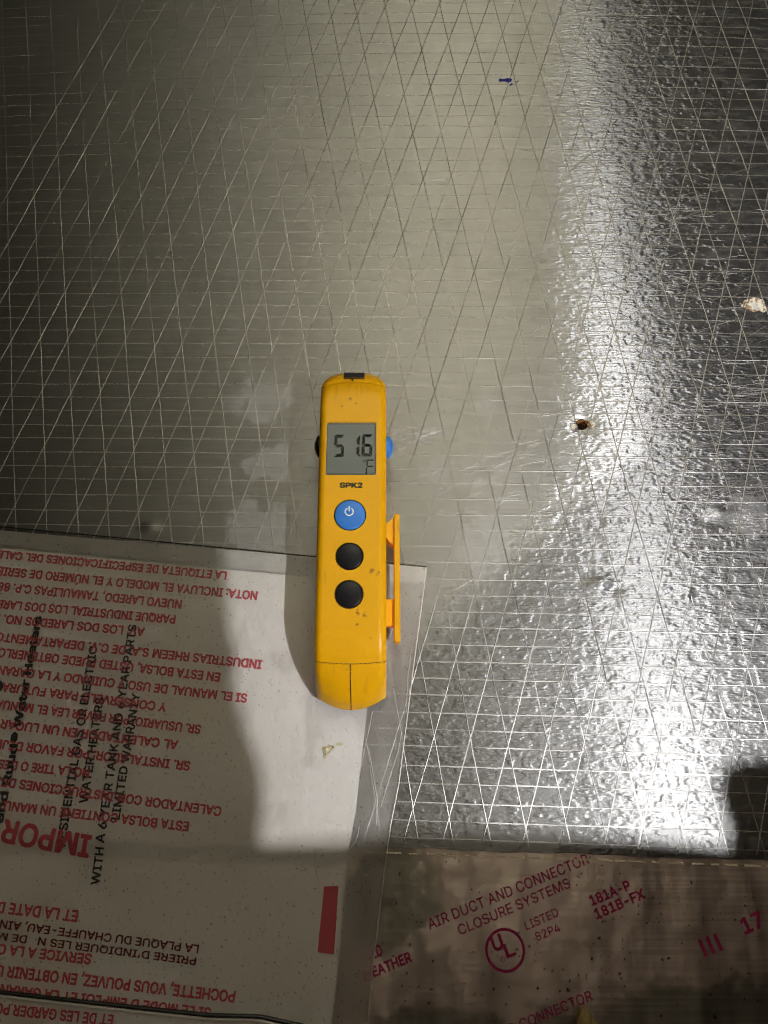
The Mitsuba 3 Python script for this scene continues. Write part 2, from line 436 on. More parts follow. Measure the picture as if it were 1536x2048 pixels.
XK = {}
for k in range(-14, 26):
    XK[k] = 577 + 61.6 * k if k < 0 else 577 + 63.3 * k if k < 4 else 830.2 + 67.1 * (k - 4)
ys = np.arange(-260, 1790, 9.0)
for k, x0 in XK.items():
    for fam in (0, 1):
        s0 = 0.025 + 0.000205 * (x0 - 10) if fam == 0 else -0.42 + 0.00022 * (x0 - 430)
        off, hgt = rt.normal(0, 3.0), rt.uniform(0.75, 1.25)
        wob = np.cumsum(rt.normal(0, 0.28, len(ys)))
        wob -= np.linspace(wob[0], wob[-1], len(ys))
        pts = []
        for y, w in zip(ys, wob):
            x = x0 + off + (s0 + rt.normal(0, 0.0)) * (y - 905) + w * 0.8
            q = P2(x, y)
            if q[1] > edge_y(q[0]) + 0.0001 and abs(q[0]) < 0.42:
                pts.append(q)
        ribbon(pts, 0.00018, 0.000082 * hgt, 0.7 + 0.3 * np.clip((np.array(pts)[:, 0] + 0.12) / 0.12, 0, 1) if pts else None)
y = -260.0
k = 0
wefts = []
while y < 1700:
    s = (0.00109 * (y + 4050)) ** 2
    wefts.append(y)
    y += s * (1 + rt.normal(0, 0.035))
xw = np.arange(-320, 1860, 9.0)
for y0 in wefts:
    aa = np.interp(y0, [0, 100, 520, 940, 1700], [20, 18, 5, 0, 0])
    bb = np.interp(y0, [0, 100, 520, 940, 1700], [-9, -8, 1, 8, 27])
    t = (xw - 768) / 768
    wob = np.cumsum(rt.normal(0, 0.16, len(xw)))
    wob -= np.linspace(wob[0], wob[-1], len(xw))
    pts = [P2(x, y0 + aa * tt * tt + bb * tt + w) for x, tt, w in zip(xw, t, wob)]
    pts = [q for q in pts if q[1] > edge_y(q[0]) + 0.0004]
    ribbon(pts, 0.00015, 0.000055 * rt.uniform(0.3, 1.6), 0.55 + 0.55 * np.clip((np.array(pts)[:, 0] + 0.06) / 0.12, 0, 1) if pts else None)
put('foil_duct_board__scrim_thread', (np.vstack(TV), np.vstack(TF)), 'thread', smooth=True)
tag('foil_duct_board__scrim_thread', kind='stuff')

# cut thread ends along the edge
dash, px = [], 728.0
while px < 1560:
    ln = rt.uniform(14, 34)
    pe = 1692 + 30 * (px - 690) / 846 + 9
    q = np.array([P2(px + a, pe + b + 0.035 * a, -0.0012) for a, b in ((0, rt.uniform(-1, 1)), (ln, rt.uniform(-1, 1)), (ln + 2, 3.5), (1, 3.5))])
    m = trimesh.creation.extrude_polygon(Polygon(q), 0.0004, engine='earcut')
    m.apply_translation([0, 0, -0.0016])
    dash.append(m)
    px += ln + rt.uniform(5, 16)
scene['frayed'] = {'type': 'diffuse', 'reflectance': rgb((0.85, 0.76, 0.60))}
put('foil_duct_board__frayed_edge', trimesh.util.concatenate(dash), 'frayed')
tag('foil_duct_board__frayed_edge', kind='stuff')

# fine scratches over the right-hand part
TV, TF, nT = [], [], 0
CL = [(1060, 900, 38), (1440, 570, 55), (1505, 790, 45), (1430, 1000, 60), (830, 870, 25), (960, 960, 60), (1380, 420, 50), (1290, 830, 60)]
for i in range(640):
    px, py = rt.uniform(820, 1600), rt.uniform(250, 1250)
    if i >= 420:
        cx_, cy_, sp_ = CL[i % len(CL)]
        px, py = rt.normal(cx_, sp_), rt.normal(cy_, sp_ * 0.45)
    elif rt.random() > np.clip((px - 780) / 700, 0.08, 1) * np.clip(1 - abs(py - 780) / 620, 0.15, 1):
        continue
    c, ang, ln = P2(px, py), rt.normal(0.25, 0.28), rt.uniform(0.004, 0.022)
    t = np.linspace(-0.5, 0.5, 9)
    bend = rt.normal(0, 0.06)
    pts = c + np.column_stack([t * ln * math.cos(ang) - bend * ln * t * t * math.sin(ang), t * ln * math.sin(ang) + bend * ln * t * t * math.cos(ang)])
    ribbon(pts, 0.00008, 0.00007)
put('foil_duct_board__scratch', (np.vstack(TV), np.vstack(TF)), 'thread', smooth=True)
tag('foil_duct_board__scratch', kind='stuff')

# ------------------------------------------------------------------ printed foil tape below the edge
xs = np.linspace(-0.9, 0.9, 240)
vs = np.linspace(-0.9, 0.05, 160)
X, Y = np.meshgrid(xs, vs)
pp = np.column_stack([X.ravel(), Y.ravel()])


def tape_z(p):
    q = np.column_stack([p[:, 0], p[:, 1], 0 * p[:, 0]])
    return -0.0020 + 0.0006 * (meshkit.fbm(q * 22, 2, 8) - 0.5)


nu = len(xs)
ii = (np.arange(len(vs) - 1)[:, None] * nu + np.arange(nu - 1)[None]).ravel()
ff = np.vstack([np.stack([ii, ii + 1, ii + nu + 1], 1), np.stack([ii, ii + nu + 1, ii + nu], 1)])
put('foil_tape', (np.column_stack([pp, tape_z(pp)]), ff), 'tape', smooth=True, uv=pp)
tag('foil_tape', 'dull brownish foil tape with magenta certification print below the foil edge', 'tape')


def lettering(text, h, weight):
    """Flat lettering h tall; weight thickens the strokes (in tenths of the height)."""
    m = meshkit.text_mesh(text, 1.0, 0.01)
    low = np.abs(m.vertices[:, 2][m.faces]).max(1) < 1e-6
    g = unary_union([Polygon(t) for t in m.vertices[m.faces[low]][:, :, :2]]).buffer(0.1 * float(weight) * 0.55).simplify(0.008)
    m = trimesh.util.concatenate([trimesh.creation.extrude_polygon(q, 1.0, engine='earcut') for q in getattr(g, 'geoms', [g])])
    v = np.array(m.vertices)
    return trimesh.Trimesh(np.column_stack([v[:, :2] * h, v[:, 2] * 0.00003]), m.faces, process=False)


def text_line(text, start, end, h_px, zfun, bold=True, base=0.5, width=None):
    """Lettering that reads from start to end (points of the plane given by their place in the photograph, on the line's middle)."""
    p0, p1 = P2(*start), P2(*end)
    e = p1 - p0
    ln = np.linalg.norm(e)
    e = e / ln
    n = np.array([-e[1], e[0]])
    mid = ((start[0] + end[0]) / 2, (start[1] + end[1]) / 2)
    ang = math.atan2(n[1], n[0])
    mx = np.linalg.norm(P2(mid[0] + 1, mid[1]) - P2(*mid))
    my = np.linalg.norm(P2(mid[0], mid[1] + 1) - P2(*mid))
    h = h_px * (mx * abs(math.cos(ang)) ** 2 + my * abs(math.sin(ang)) ** 2)
    m = lettering(text, h, bold)
    b = m.bounds
    sx = ln / (b[1][0] - b[0][0]) if width is None else width
    if h_px > 25:
        m = m.subdivide_to_size(h * 0.12, max_iter=20)
    v = np.array(m.vertices)
    u = (v[:, 0] - b[0][0]) * sx
    q = p0 + np.outer(u, e) + np.outer(v[:, 1] - base * h, n)
    return trimesh.Trimesh(np.column_stack([q, zfun(q) + (0.00008 if zfun is tape_z else 0.00022) + v[:, 2]]), m.faces, process=False)


def ring_mesh(c, r1, r0, zfun, sx=1.0, sy=1.0):
    g = affinity.scale(Point(0, 0).buffer(r1, 32).difference(Point(0, 0).buffer(r0, 32)), sx, sy, origin=(0, 0))
    m = trimesh.creation.extrude_polygon(g, 0.00003, engine='earcut')
    v = np.array(m.vertices)
    v[:, :2] += c
    return trimesh.Trimesh(np.column_stack([v[:, :2], zfun(v[:, :2]) + 0.00008 + v[:, 2]]), m.faces, process=False)


TAPE_TEXT = [('AIR DUCT AND CONNECTOR', (860, 1862), (1182, 1728), 21, 0.25), ('CLOSURE SYSTEMS', (921, 1873), (1145, 1776), 20, 0.25),
             ('LISTED', (1055, 1863), (1121, 1834), 17, 0.25), ('82P4', (1076, 1885), (1124, 1865), 17, 0.25),
             ('181A-P', (1186, 1814), (1266, 1780), 19, True), ('181B-FX', (1196, 1841), (1295, 1797), 19, True),
             ('AIR DUCT AND CONNECTOR', (867, 2138), (1189, 2003), 21, 0.25), ('COLD', (717, 1932), (767, 1912), 22, True), ('WEATHER', (726, 1966), (825, 1925), 20, True),
             ('17', (1494, 1871), (1536, 1853), 30, True)]
for s, p0, p1, h, b in TAPE_TEXT:
    put('foil_tape__print', text_line(s, p0, p1, h, tape_z, b, 0.0), 'magenta_ink')
mm = 0.000232
for k in range(3):
    g = Polygon([P2(1394.5 + a + 15.2 * k, 1880 + b - 5.6 * k, -0.002) for a, b in ((0, 0), (7, -2.8), (22, 31), (15, 34))])
    m = trimesh.creation.extrude_polygon(g, 0.00003, engine='earcut')
    v = np.array(m.vertices)
    put('foil_tape__print', trimesh.Trimesh(np.column_stack([v[:, :2], tape_z(v[:, :2]) + 0.00008 + v[:, 2]]), m.faces, process=False), 'magenta_ink')
cc = P2(1010, 1900, -0.002)
put('foil_tape__logo', trimesh.util.concatenate([ring_mesh(cc, 37 * mm, 32 * mm, tape_z),
    text_line('U', (990, 1906), (1011, 1897), 29, tape_z, True, 0.0), text_line('L', (1015, 1919), (1034, 1911), 27, tape_z, True, 0.0),
    ring_mesh(P2(1007, 1921), 4.5 * mm, 3.6 * mm, tape_z), text_line('R', (1004, 1924), (1009, 1922), 6, tape_z, False, 0.0)]), 'magenta_ink')

# ------------------------------------------------------------------ plastic document pouch
PR = np.array([(853, 1135), (841, 1226), (828, 1324), (816, 1421), (797, 1570), (781, 1650), (769, 1745), (750, 1900), (741, 1975), (733, 2100), (722, 2300)], float)
PL = np.column_stack([np.full(len(PR), -260.0), np.interp(PR[:, 1], [1135, 2300], [1040, 2300])])
QR = np.array([(752, 1168), (747, 1260), (741, 1340), (734, 1423), (723, 1520), (712, 1621), (699, 1690), (688, 1800), (677, 1925), (663, 2048), (637, 2300)], float)
QL = np.column_stack([np.full(len(QR), -260.0), np.interp(QR[:, 1], [1168, 2300], [1071, 2300])])


def world(c):
    return np.array([P2(*q) for q in c])


def drape(p):
    """Height of whatever the pouch lies on: the foil, then a soft step down to the tape."""
    s = np.clip((p[:, 1] - edge_y(p[:, 0]) + 0.010) / 0.010, 0, 1)
    return -0.0020 * (1 - s * s * (3 - 2 * s))


def back_z(p):
    return drape(p) + 0.00045


def paper_z(p):
    q = np.column_stack([p[:, 0], p[:, 1], 0 * p[:, 0]])
    return drape(p) + 0.0009 + 0.0004 * meshkit.fbm(q * 25, 2, 3)


def film_z(p):
    q = np.column_stack([p[:, 0], p[:, 1], 0 * p[:, 0]])
    return paper_z(p) + 0.00030 + 0.0003 * meshkit.fbm(q * np.array([70, 25, 1]), 2, 6)


tn = np.linspace(0, 1, len(PR))
V, f = grid(world(PL), world(PR), tn, 60, 90, back_z)
put('document_pouch__back_film', (V, f), 'film', smooth=True, uv=np.zeros((len(V), 2)))
V, f = grid(world(QL), world(QR), tn, 130, 180, paper_z)
put('document_pouch__paper', (V, f), 'paper', smooth=True)
tag('document_pouch__paper', 'dusty white paper inside the pouch with black lettering')
nu_, nv_ = 160, 220
V, f = grid(world(PL), world(PR), tn, nu_, nv_, film_z)
uu = np.tile(np.linspace(0, 1, nu_), nv_)
vv = np.repeat(np.linspace(0, 1, nv_), nu_)
strip = np.clip((V[:, 1] - np.interp(V[:, 0], *np.array([P2(-260, 1062), P2(0, 1093), P2(560, 1147), P2(760, 1168)]).T)) / 0.0004, 0, 1)
marg = np.clip((uu - 0.90) / 0.05, 0, 1)
put('document_pouch', (V, f), 'film', smooth=True, uv=np.column_stack([marg, strip]))
gz = film_z(V[:, :2]) + 0.0004 + 0.0005 * meshkit.fbm(np.column_stack([V[:, :2] * np.array([40, 28]), 0 * V[:, 0]]), 3, 9) + 0.0003 * marg * meshkit.fbm(np.column_stack([V[:, :2] * np.array([240, 40]), 0 * V[:, 0]]), 2, 4)
put('document_pouch__front_film', (np.column_stack([V[:, :2], gz]), f), 'clear_film', smooth=True)
tag('document_pouch', 'clear dusty plastic pouch with upside-down red print lying under the thermometer', 'document pouch')


def tube(pts, r, sides=6):
    pts = np.asarray(pts, float)
    d = np.gradient(pts, axis=0)
    d /= np.linalg.norm(d, axis=1, keepdims=True)
    s = np.cross(d, [0, 0, 1.0])
    s /= np.linalg.norm(s, axis=1, keepdims=True)
    t = np.cross(s, d)
    a = np.arange(sides) * 2 * np.pi / sides
    v = (pts[:, None] + r * (np.cos(a)[None, :, None] * s[:, None] + np.sin(a)[None, :, None] * t[:, None])).reshape(-1, 3)
    n = len(pts)
    i, j = np.meshgrid(np.arange(n - 1), np.arange(sides), indexing='ij')
    q0, q1 = (i * sides + j).ravel(), (i * sides + (j + 1) % sides).ravel()
    f = np.vstack([np.stack([q0, q1, q1 + sides], 1), np.stack([q0, q1 + sides, q0 + sides], 1)])
    return trimesh.Trimesh(v, f, process=False)


def on(c, zfun, dz, n=80):
    c = world(c)
    t = np.linspace(0, 1, len(c))
    u = np.linspace(0, 1, n)
    p = np.column_stack([np.interp(u, t, c[:, 0]), np.interp(u, t, c[:, 1])])
    return np.column_stack([p, zfun(p) + dz])


put('document_pouch__side_seam', tube(on(PR[:10], film_z, 0.00005), 0.00027), 'film_edge', smooth=True)
put('document_pouch__top_lip', tube(on([(-260, 1030), (0, 1055), (280, 1081), (560, 1108), (853, 1135)], film_z, 0.0002), 0.00035), 'film_dark', smooth=True)
for c in ([(745, 1423), (739, 1455), (731, 1490), (720, 1545)], [(803, 1462), (797, 1500), (787, 1530), (773, 1575), (762, 1612)], [(737, 1494), (746, 1545), (755, 1600), (752, 1650)],
          [(719, 1650), (716, 1668), (710, 1684), (702, 1693)], [(628, 1690), (630, 1735), (637, 1765)], [(731, 1700), (729, 1760), (722, 1840)], [(738, 1960), (746, 1985), (748, 2010)], [(822, 1300), (815, 1360), (812, 1425)]):
    put('document_pouch__crease', tube(on(c, film_z, 0.00003, 30), 0.00011), 'film_edge', smooth=True)
FOLD = [(-200, 1955), (0, 1984), (150, 2001), (300, 2018), (420, 2030), (520, 2033), (600, 2050), (680, 2080)]
put('document_pouch__fold', tube(on(FOLD, film_z, 0.0005), 0.0009), 'film_dark', smooth=True)
put('document_pouch__fold', tube(on([(a, b + 8) for a, b in FOLD], film_z, 0.0007), 0.0006), 'film_edge', smooth=True)

RED = [('LA ETIQUETA DE ESPECIFICACIONES DEL CALE', (455, 1153), (0, 1110), 14), ('NOTA: INCLUYA EL MODELO Y EL NÚMERO DE SERIE', (516, 1193), (0, 1143), 15),
       ('NUEVO LAREDO, TAMAULIPAS C.P. 88', (365, 1210), (0, 1174), 15), ('PARQUE INDUSTRIAL LOS DOS LARE', (353, 1240), (0, 1209), 15),
       ('AV. LOS DOS LAREDOS NO. 1', (291, 1265), (-8, 1237), 15), ('INDUSTRIAS RHEEM S.A. DE C.V. DEPARTAMENTO', (525, 1330), (-4, 1274), 15.5),
       ('EN ESTA BOLSA, USTED PUEDE OBTENERLO', (442, 1355), (0, 1305), 15.5), ('SI EL MANUAL DE USO Y CUIDADO Y LA GARAN', (496, 1397), (0, 1340), 15.5),
       ('Y CONSERVELO PARA FUTURA', (335, 1415), (8, 1374), 15.5), ('SR. USUARIO: POR FAVOR LEA EL MANUA', (404, 1459), (-4, 1408), 15.5),
       ('AL CALENTADOR EN UN LUGAR', (358, 1490), (5, 1447), 16), ('SR. INSTALADOR: POR FAVOR DEJE', (383, 1532), (-4, 1487), 16),
       ('NO LA TIRE O DES', (182, 1546), (0, 1527), 16), ('CALENTADOR CON INSTRUCCIONES DEJ', (445, 1622), (-4, 1561), 16.5),
       ('ESTA BOLSA CONTIENE UN MANUA', (380, 1652), (-4, 1608), 16.5), ('IMPORTANTE', (182, 1693), (-160, 1627), 40),
       ('ET LA DATE D', (155, 1833), (-6, 1814), 20), ('SERVICE A LA C', (183, 1919), (-5, 1898), 18),
       ('POCHETTE, VOUS POUVEZ, EN OBTENIR U', (470, 1994), (-8, 1941), 20), ("SI LE MODE D'EMPLOI ET LA GARAN", (422, 2027), (0, 1979), 19), ('ET DE LES GARDER PO', (226, 2041), (-10, 2017), 19)]
for s, p0, p1, h in RED:
    put('document_pouch__red_print', text_line(s, p0, p1, h * 1.06, film_z, True), 'red_ink')
for s, p0, p1, h in [('LA PLAQUE DU CHAUFFE-EAU, AIN', (397, 1899), (0, 1848), 15), ("PRIERE D'INDIQUER LES N   DE M", (392, 1923), (-4, 1872), 14)]:
    put('document_pouch__maroon_print', text_line(s, p0, p1, h * 1.06, film_z, 0.6), 'maroon_ink')
for s, p0, p1, h, b in [('Rheem® and Ruud® Water Heaters', (-28, 1800), (80, 1233), 15, 1.3), ('RESIDENTIAL GAS OR ELECTRIC', (124, 1692), (190, 1293), 16, 0.7),
                        ('WATER HEATERS', (170, 1605), (203, 1395), 16, 0.7), ('WITH A 6 YEAR TANK AND 6 YEAR PARTS', (189, 1770), (268, 1250), 16, 0.7),
                        ('LIMITED WARRANTY', (233, 1638), (275, 1387), 16, 0.7)]:
    put('document_pouch__black_print', text_line(s, p0, p1, h, film_z, b), 'black_ink')
put('document_pouch__black_print', ring_mesh(P2(-3, 1373), 13 * mm, 0.0001, film_z), 'black_ink')
bar = world([(648, 1773), (677, 1772), (668, 1909), (635, 1905)])
bm = trimesh.creation.extrude_polygon(Polygon(bar), 0.00003, engine='earcut')
bm.apply_translation([0, 0, float(film_z(bar).max()) + 0.0001])
put('document_pouch__red_bar', bm, 'red_ink')
tag('document_pouch__red_bar', 'solid dark red bar printed near the right edge of the pouch')

# ------------------------------------------------------------------ the thermometer
ZB = 0.0022
HW = 0.0160
XC = float(P2(703, 1030, ZF)[0])


def station(py_edge, z, bow, w=HW, pw=2.0):
    return dict(y=float(P2(703, py_edge, z)[1]), z=z, bow=bow, w=w, pw=pw)


def ring(st, grow=0.0):
    w, z1, z0 = st['w'] + grow, st['z'] + grow, ZB - grow
    r1, r0 = min(0.0036, 0.45 * (z1 - z0)), min(0.002, 0.45 * (z1 - z0))
    pts = []
    for (cx, cz, r, a0) in ((w - r0, z0 + r0, r0, -90), (w - r1, z1 - r1, r1, 0), (-w + r1, z1 - r1, r1, 90), (-w + r0, z0 + r0, r0, 180)):
        for a in np.radians(np.linspace(a0, a0 + 90, 9)):
            pts.append((cx + r * math.cos(a), cz + r * math.sin(a)))
        if a0 == 0:
            for t in np.linspace(0, 1, 14)[1:-1]:
                pts.append(((w - r1) * (1 - 2 * t), z1))
        if a0 == 180:
            for t in np.linspace(0, 1, 14)[1:-1]:
                pts.append(((-w + r0) * (1 - 2 * t), z0))
    pts = np.array(pts)
    y = st['y'] + st['bow'] * (1 - np.minimum(np.abs(pts[:, 0]) / st['w'], 1) ** st['pw'])
    return np.column_stack([pts[:, 0] + XC, y, pts[:, 1]])


def loft(sts, grow=0.0):
    R = [ring(s, grow) for s in sts]
    n = len(R[0])
    v = np.vstack(R + [R[0].mean(0)[None], R[-1].mean(0)[None]])
    f = []
    for a in range(len(R) - 1):
        for b in range(n):
            c = (b + 1) % n
            f += [[a * n + b, (a + 1) * n + c, a * n + c], [a * n + b, (a + 1) * n + b, (a + 1) * n + c]]
    e0, e1 = len(v) - 2, len(v) - 1
    q = (len(R) - 1) * n
    for b in range(n):
        c = (b + 1) % n
        f += [[e0, b, c], [e1, q + c, q + b]]
    m = trimesh.Trimesh(v, np.array(f), process=False)
    if m.volume < 0:
        m.invert()
    return m


def mix_st(a, b, t):
    return {k: a[k] * (1 - t) + b[k] * t for k in a}


def smooth_chain(sts, n=8):
    """Catmull-Rom through the stations."""
    out = []
    for i in range(len(sts) - 1):
        p0, p1, p2, p3 = sts[max(i - 1, 0)], sts[i], sts[i + 1], sts[min(i + 2, len(sts) - 1)]
        for t in np.linspace(0, 1, n + 1)[:-1]:
            out.append({k: 0.5 * (2 * p1[k] + (p2[k] - p0[k]) * t + (2 * p0[k] - 5 * p1[k] + 4 * p2[k] - p3[k]) * t * t + (-p0[k] + 3 * p1[k] - 3 * p2[k] + p3[k]) * t ** 3) for k in p1})
    return out + [sts[-1]]


def man(m):
    return manifold3d.Manifold(manifold3d.Mesh(np.asarray(m.vertices, np.float32), np.asarray(m.faces, np.uint32)))


HEAD = station(776, 0.0242, 0.0031)
TAIL = station(1322, 0.0232, -0.0011)
main = smooth_chain([HEAD, station(786, 0.0258, 0.0026), station(800, 0.02675, 0.0014), station(822, ZF, 0.0)], 5)[:-1] + \
    [station(822, ZF, 0.0), station(1000, ZF, 0.0), station(1240, ZF, 0.0)] + smooth_chain([station(1255, ZF, 0.0), station(1278, 0.0265, -0.0002), station(1300, 0.0253, -0.0006), TAIL], 6)[1:]
body = man(loft(main))


def box_at(x0, x1, y0, y1, z0, z1, r=0.0):
    g = sbox(x0 + r, y0 + r, x1 - r, y1 - r)
    g = g.buffer(r, 8) if r else g
    m = trimesh.creation.extrude_polygon(g, z1 - z0, engine='earcut')
    m.apply_translation([0, 0, z0])
    return m


s0, s1 = P2(650, 950, ZF), P2(752.5, 843.5, ZF)
body -= man(box_at(s0[0], s1[0], s0[1], s1[1], ZF - 0.0011, ZF + 0.01, 0.0010))
MMF = float(np.linalg.norm(P2(701, 1100, ZF) - P2(700, 1100, ZF)))
MMY = float(np.linalg.norm(P2(700, 1101, ZF) - P2(700, 1100, ZF)))
BUT = [(700, 1030, 31.0, 'blue_plastic'), (699, 1112.5, 26.6, 'black_plastic'), (698, 1188.5, 27.0, 'black_plastic')]
for (a, b, r, _) in BUT:
    c = trimesh.creation.cylinder(r * MMF + 0.00042, 0.004, sections=64)
    c.apply_translation([*P2(a, b, ZF), ZF + 0.0005])
    body -= man(c)
put('thermometer__body', body, 'yellow', smooth=28)
# dark inner shell that shows in the joints
inner = smooth_chain([HEAD, station(764, 0.0215, 0.0042), station(757, 0.017, 0.0045)], 4)
head = smooth_chain([{**HEAD, 'y': HEAD['y'] + 0.00026}, station(768, 0.0226, 0.0042, pw=2.4), station(764, 0.0190, 0.0048, HW - 0.0004, 3.0), station(763, 0.0130, 0.0048, HW - 0.0006, 3.0)], 5)
tail_st = smooth_chain([{**TAIL, 'y': TAIL['y'] - 0.00030}, station(1352, 0.0190, -0.0034), station(1380, 0.0125, -0.0052), station(1394, 0.0068, -0.0058)], 6)
tail_st.append({**tail_st[-1], 'y': tail_st[-1]['y'] + 0.0001, 'z': 0.0045})
hm = man(loft(head))
lens = [P2(687, 757.5, 0.024), P2(729, 757.5, 0.024)]
hm -= man(box_at(lens[0][0], lens[1][0], lens[0][1], lens[0][1] + 0.03, 0.0150, 0.03))
put('thermometer__head_cap', hm, 'yellow', smooth=28)
lm = trimesh.creation.extrude_polygon(sbox(lens[0][0] + 0.0001, lens[0][1] + 0.0001, lens[1][0] - 0.0001, lens[0][1] + 0.0042), 0.0072, engine='earcut')
lm.apply_translation([0, 0, 0.0151])
put('thermometer__lens', lm, 'black_gloss')
tag('thermometer__lens', 'small black window at the tip of the thermometer')
tl = man(loft(tail_st))
sx = float(P2(701.5, 1370, 0.015)[0])
ext = tl.bounding_box()
lft = man(box_at(ext[0] - 0.01, sx - 0.00027, ext[1] - 0.01, ext[4] + 0.01, -0.01, 0.05))
rgt = man(box_at(sx + 0.00027, ext[3] + 0.01, ext[1] - 0.01, ext[4] + 0.01, -0.01, 0.05))
put('thermometer__end_cover', tl ^ lft, 'yellow', smooth=28)
put('thermometer__end_cover', tl ^ rgt, 'yellow', smooth=28)
core = loft(main[:3] + [main[len(main) // 2]] + main[-3:] + tail_st, -0.0004)
core2 = loft(list(reversed(head)) + main[:3], -0.0004)
put('thermometer__inner_shell', trimesh.util.concatenate([core, core2]), 'seam_brown')
tick = box_at(P2(704, 760, 0.0245)[0], P2(706.2, 760, 0.0245)[0], P2(705, 761, 0.0248)[1], P2(705, 757, 0.0243)[1], 0.020, 0.0256)
put('thermometer__lens', tick, 'black_plastic')

# display
zl = ZF - 0.0010
put('thermometer__display', box_at(s0[0] + 0.0002, s1[0] - 0.0002, s0[1] + 0.0002, s1[1] - 0.0002, zl - 0.0003, zl, 0.0009), 'lcd_rim')
tag('thermometer__display', 'grey liquid crystal display reading fifty-one point six')
i0, i1 = P2(654, 945, ZF), P2(748, 848, ZF)
put('thermometer__display__panel', box_at(i0[0], i1[0], i0[1], i1[1], zl, zl + 0.00015, 0.0006), 'lcd')


def face_poly(c, dz, z0):
    m = trimesh.creation.extrude_polygon(Polygon([P2(a, b, z0) for a, b in c]), dz, engine='earcut')
    m.apply_translation([0, 0, z0])
    return m


def z1p(x, y):
    return (560 + x / 5.12, 700 + y / 5.12)


def seg(c):
    return face_poly([z1p(*q) for q in c], 0.00004, zl + 0.00017)


def digit(x, y0, y1, w, segs, th=32, sl=0.05):
    """Seven segments in the units of the enlarged photograph, slanted."""
    ym = (y0 + y1) / 2
    g = 4
    X_ = lambda u, y: x + u + (y1 - y) * sl
    S = []
    if 'a' in segs: S.append(seg([(X_(g, y0), y0), (X_(w - g, y0), y0), (X_(w - th, y0 + th), y0 + th), (X_(th, y0 + th), y0 + th)]))
    if 'd' in segs: S.append(seg([(X_(th, y1 - th), y1 - th), (X_(w - th, y1 - th), y1 - th), (X_(w - g, y1), y1), (X_(g, y1), y1)]))
    if 'g' in segs: S.append(seg([(X_(g + 4, ym), ym), (X_(th, ym - th / 2), ym - th / 2), (X_(w - th, ym - th / 2), ym - th / 2), (X_(w - g - 4, ym), ym), (X_(w - th, ym + th / 2), ym + th / 2), (X_(th, ym + th / 2), ym + th / 2)]))
    for nm, lx, a_, b_ in (('f', 0, y0, ym), ('b', 1, y0, ym), ('e', 0, ym, y1), ('c', 1, ym, y1)):
        if nm in segs:
            top_full = a_ == y0
            o = (lambda u: u) if lx == 0 else (lambda u: w - u)
            S.append(seg([(X_(o(0), a_ + g), a_ + g), (X_(o(th), a_ + (th + g if top_full else th / 2 + g)), a_ + (th + g if top_full else th / 2 + g)),
                          (X_(o(th), b_ - (th / 2 + g if top_full else th + g)), b_ - (th / 2 + g if top_full else th + g)), (X_(o(0), b_ - g), b_ - g)]))
    return S


S = digit(548, 868, 1096, 104, 'afgcd') + digit(722, 868, 1096, 88, 'bc') + digit(832, 864, 1092, 110, 'afgecd')
S.append(seg([(805, 1076), (823, 1076), (823, 1092), (805, 1092)]))
put('thermometer__display__digit', trimesh.util.concatenate(S), 'lcd_ink')
dg = [seg([(888, 1122), (962, 1122), (952, 1136), (903, 1136), (898, 1196), (885, 1186)]), seg([(893, 1186), (950, 1186), (956, 1192), (950, 1200), (893, 1200)]), seg([(880, 1204), (893, 1204), (892, 1276), (876, 1276)])]
oc = P2(*z1p(866, 1140), zl)
om = trimesh.creation.extrude_polygon(Point(*oc).buffer(17 / 5.12 * MMF, 16).difference(Point(*oc).buffer(10 / 5.12 * MMF, 16)), 0.00004, engine='earcut')
om.apply_translation([0, 0, zl + 0.00017])
put('thermometer__display__unit_sign', trimesh.util.concatenate(dg + [om]), 'lcd_ink')
put('thermometer__display__window', quad(s0[0] + 0.0001, s1[0] - 0.0001, s0[1] + 0.0001, s1[1] - 0.0001, ZF - 0.0003), 'clear_window')

tm = lettering('SPK2', 1.0, 1.5)
bb = tm.bounds
q0, q1 = P2(679, 976, ZF), P2(725, 965, ZF)
v = np.array(tm.vertices)
v[:, 0] = q0[0] + (v[:, 0] - bb[0][0]) / (bb[1][0] - bb[0][0]) * (q1[0] - q0[0])
v[:, 1] = q0[1] + (v[:, 1] - bb[0][1]) / (bb[1][1] - bb[0][1]) * (q1[1] - q0[1])
v[:, 2] = ZF + 0.00002 + v[:, 2]
put('thermometer__marking', trimesh.Trimesh(v, tm.faces, process=False), 'black_ink')


def button_mesh(r, h, dome, fil=0.0007):
    prof = [(0, -0.0012), (r, -0.0012), (r, h - fil)]
    for t in np.radians(np.linspace(0, 75, 7))[1:]:
        prof.append((r - fil + fil * math.cos(t), h - fil + fil * math.sin(t)))
    rr = prof[-1][0]
    z_ = prof[-1][1]
    for t in np.linspace(0, 1, 9)[1:]:
        prof.append((rr * (1 - t), z_ + dome * (1 - (1 - t) ** 2)))
    prof[-1] = (0, prof[-1][1])
    return trimesh.creation.revolve(np.array(prof), sections=72)


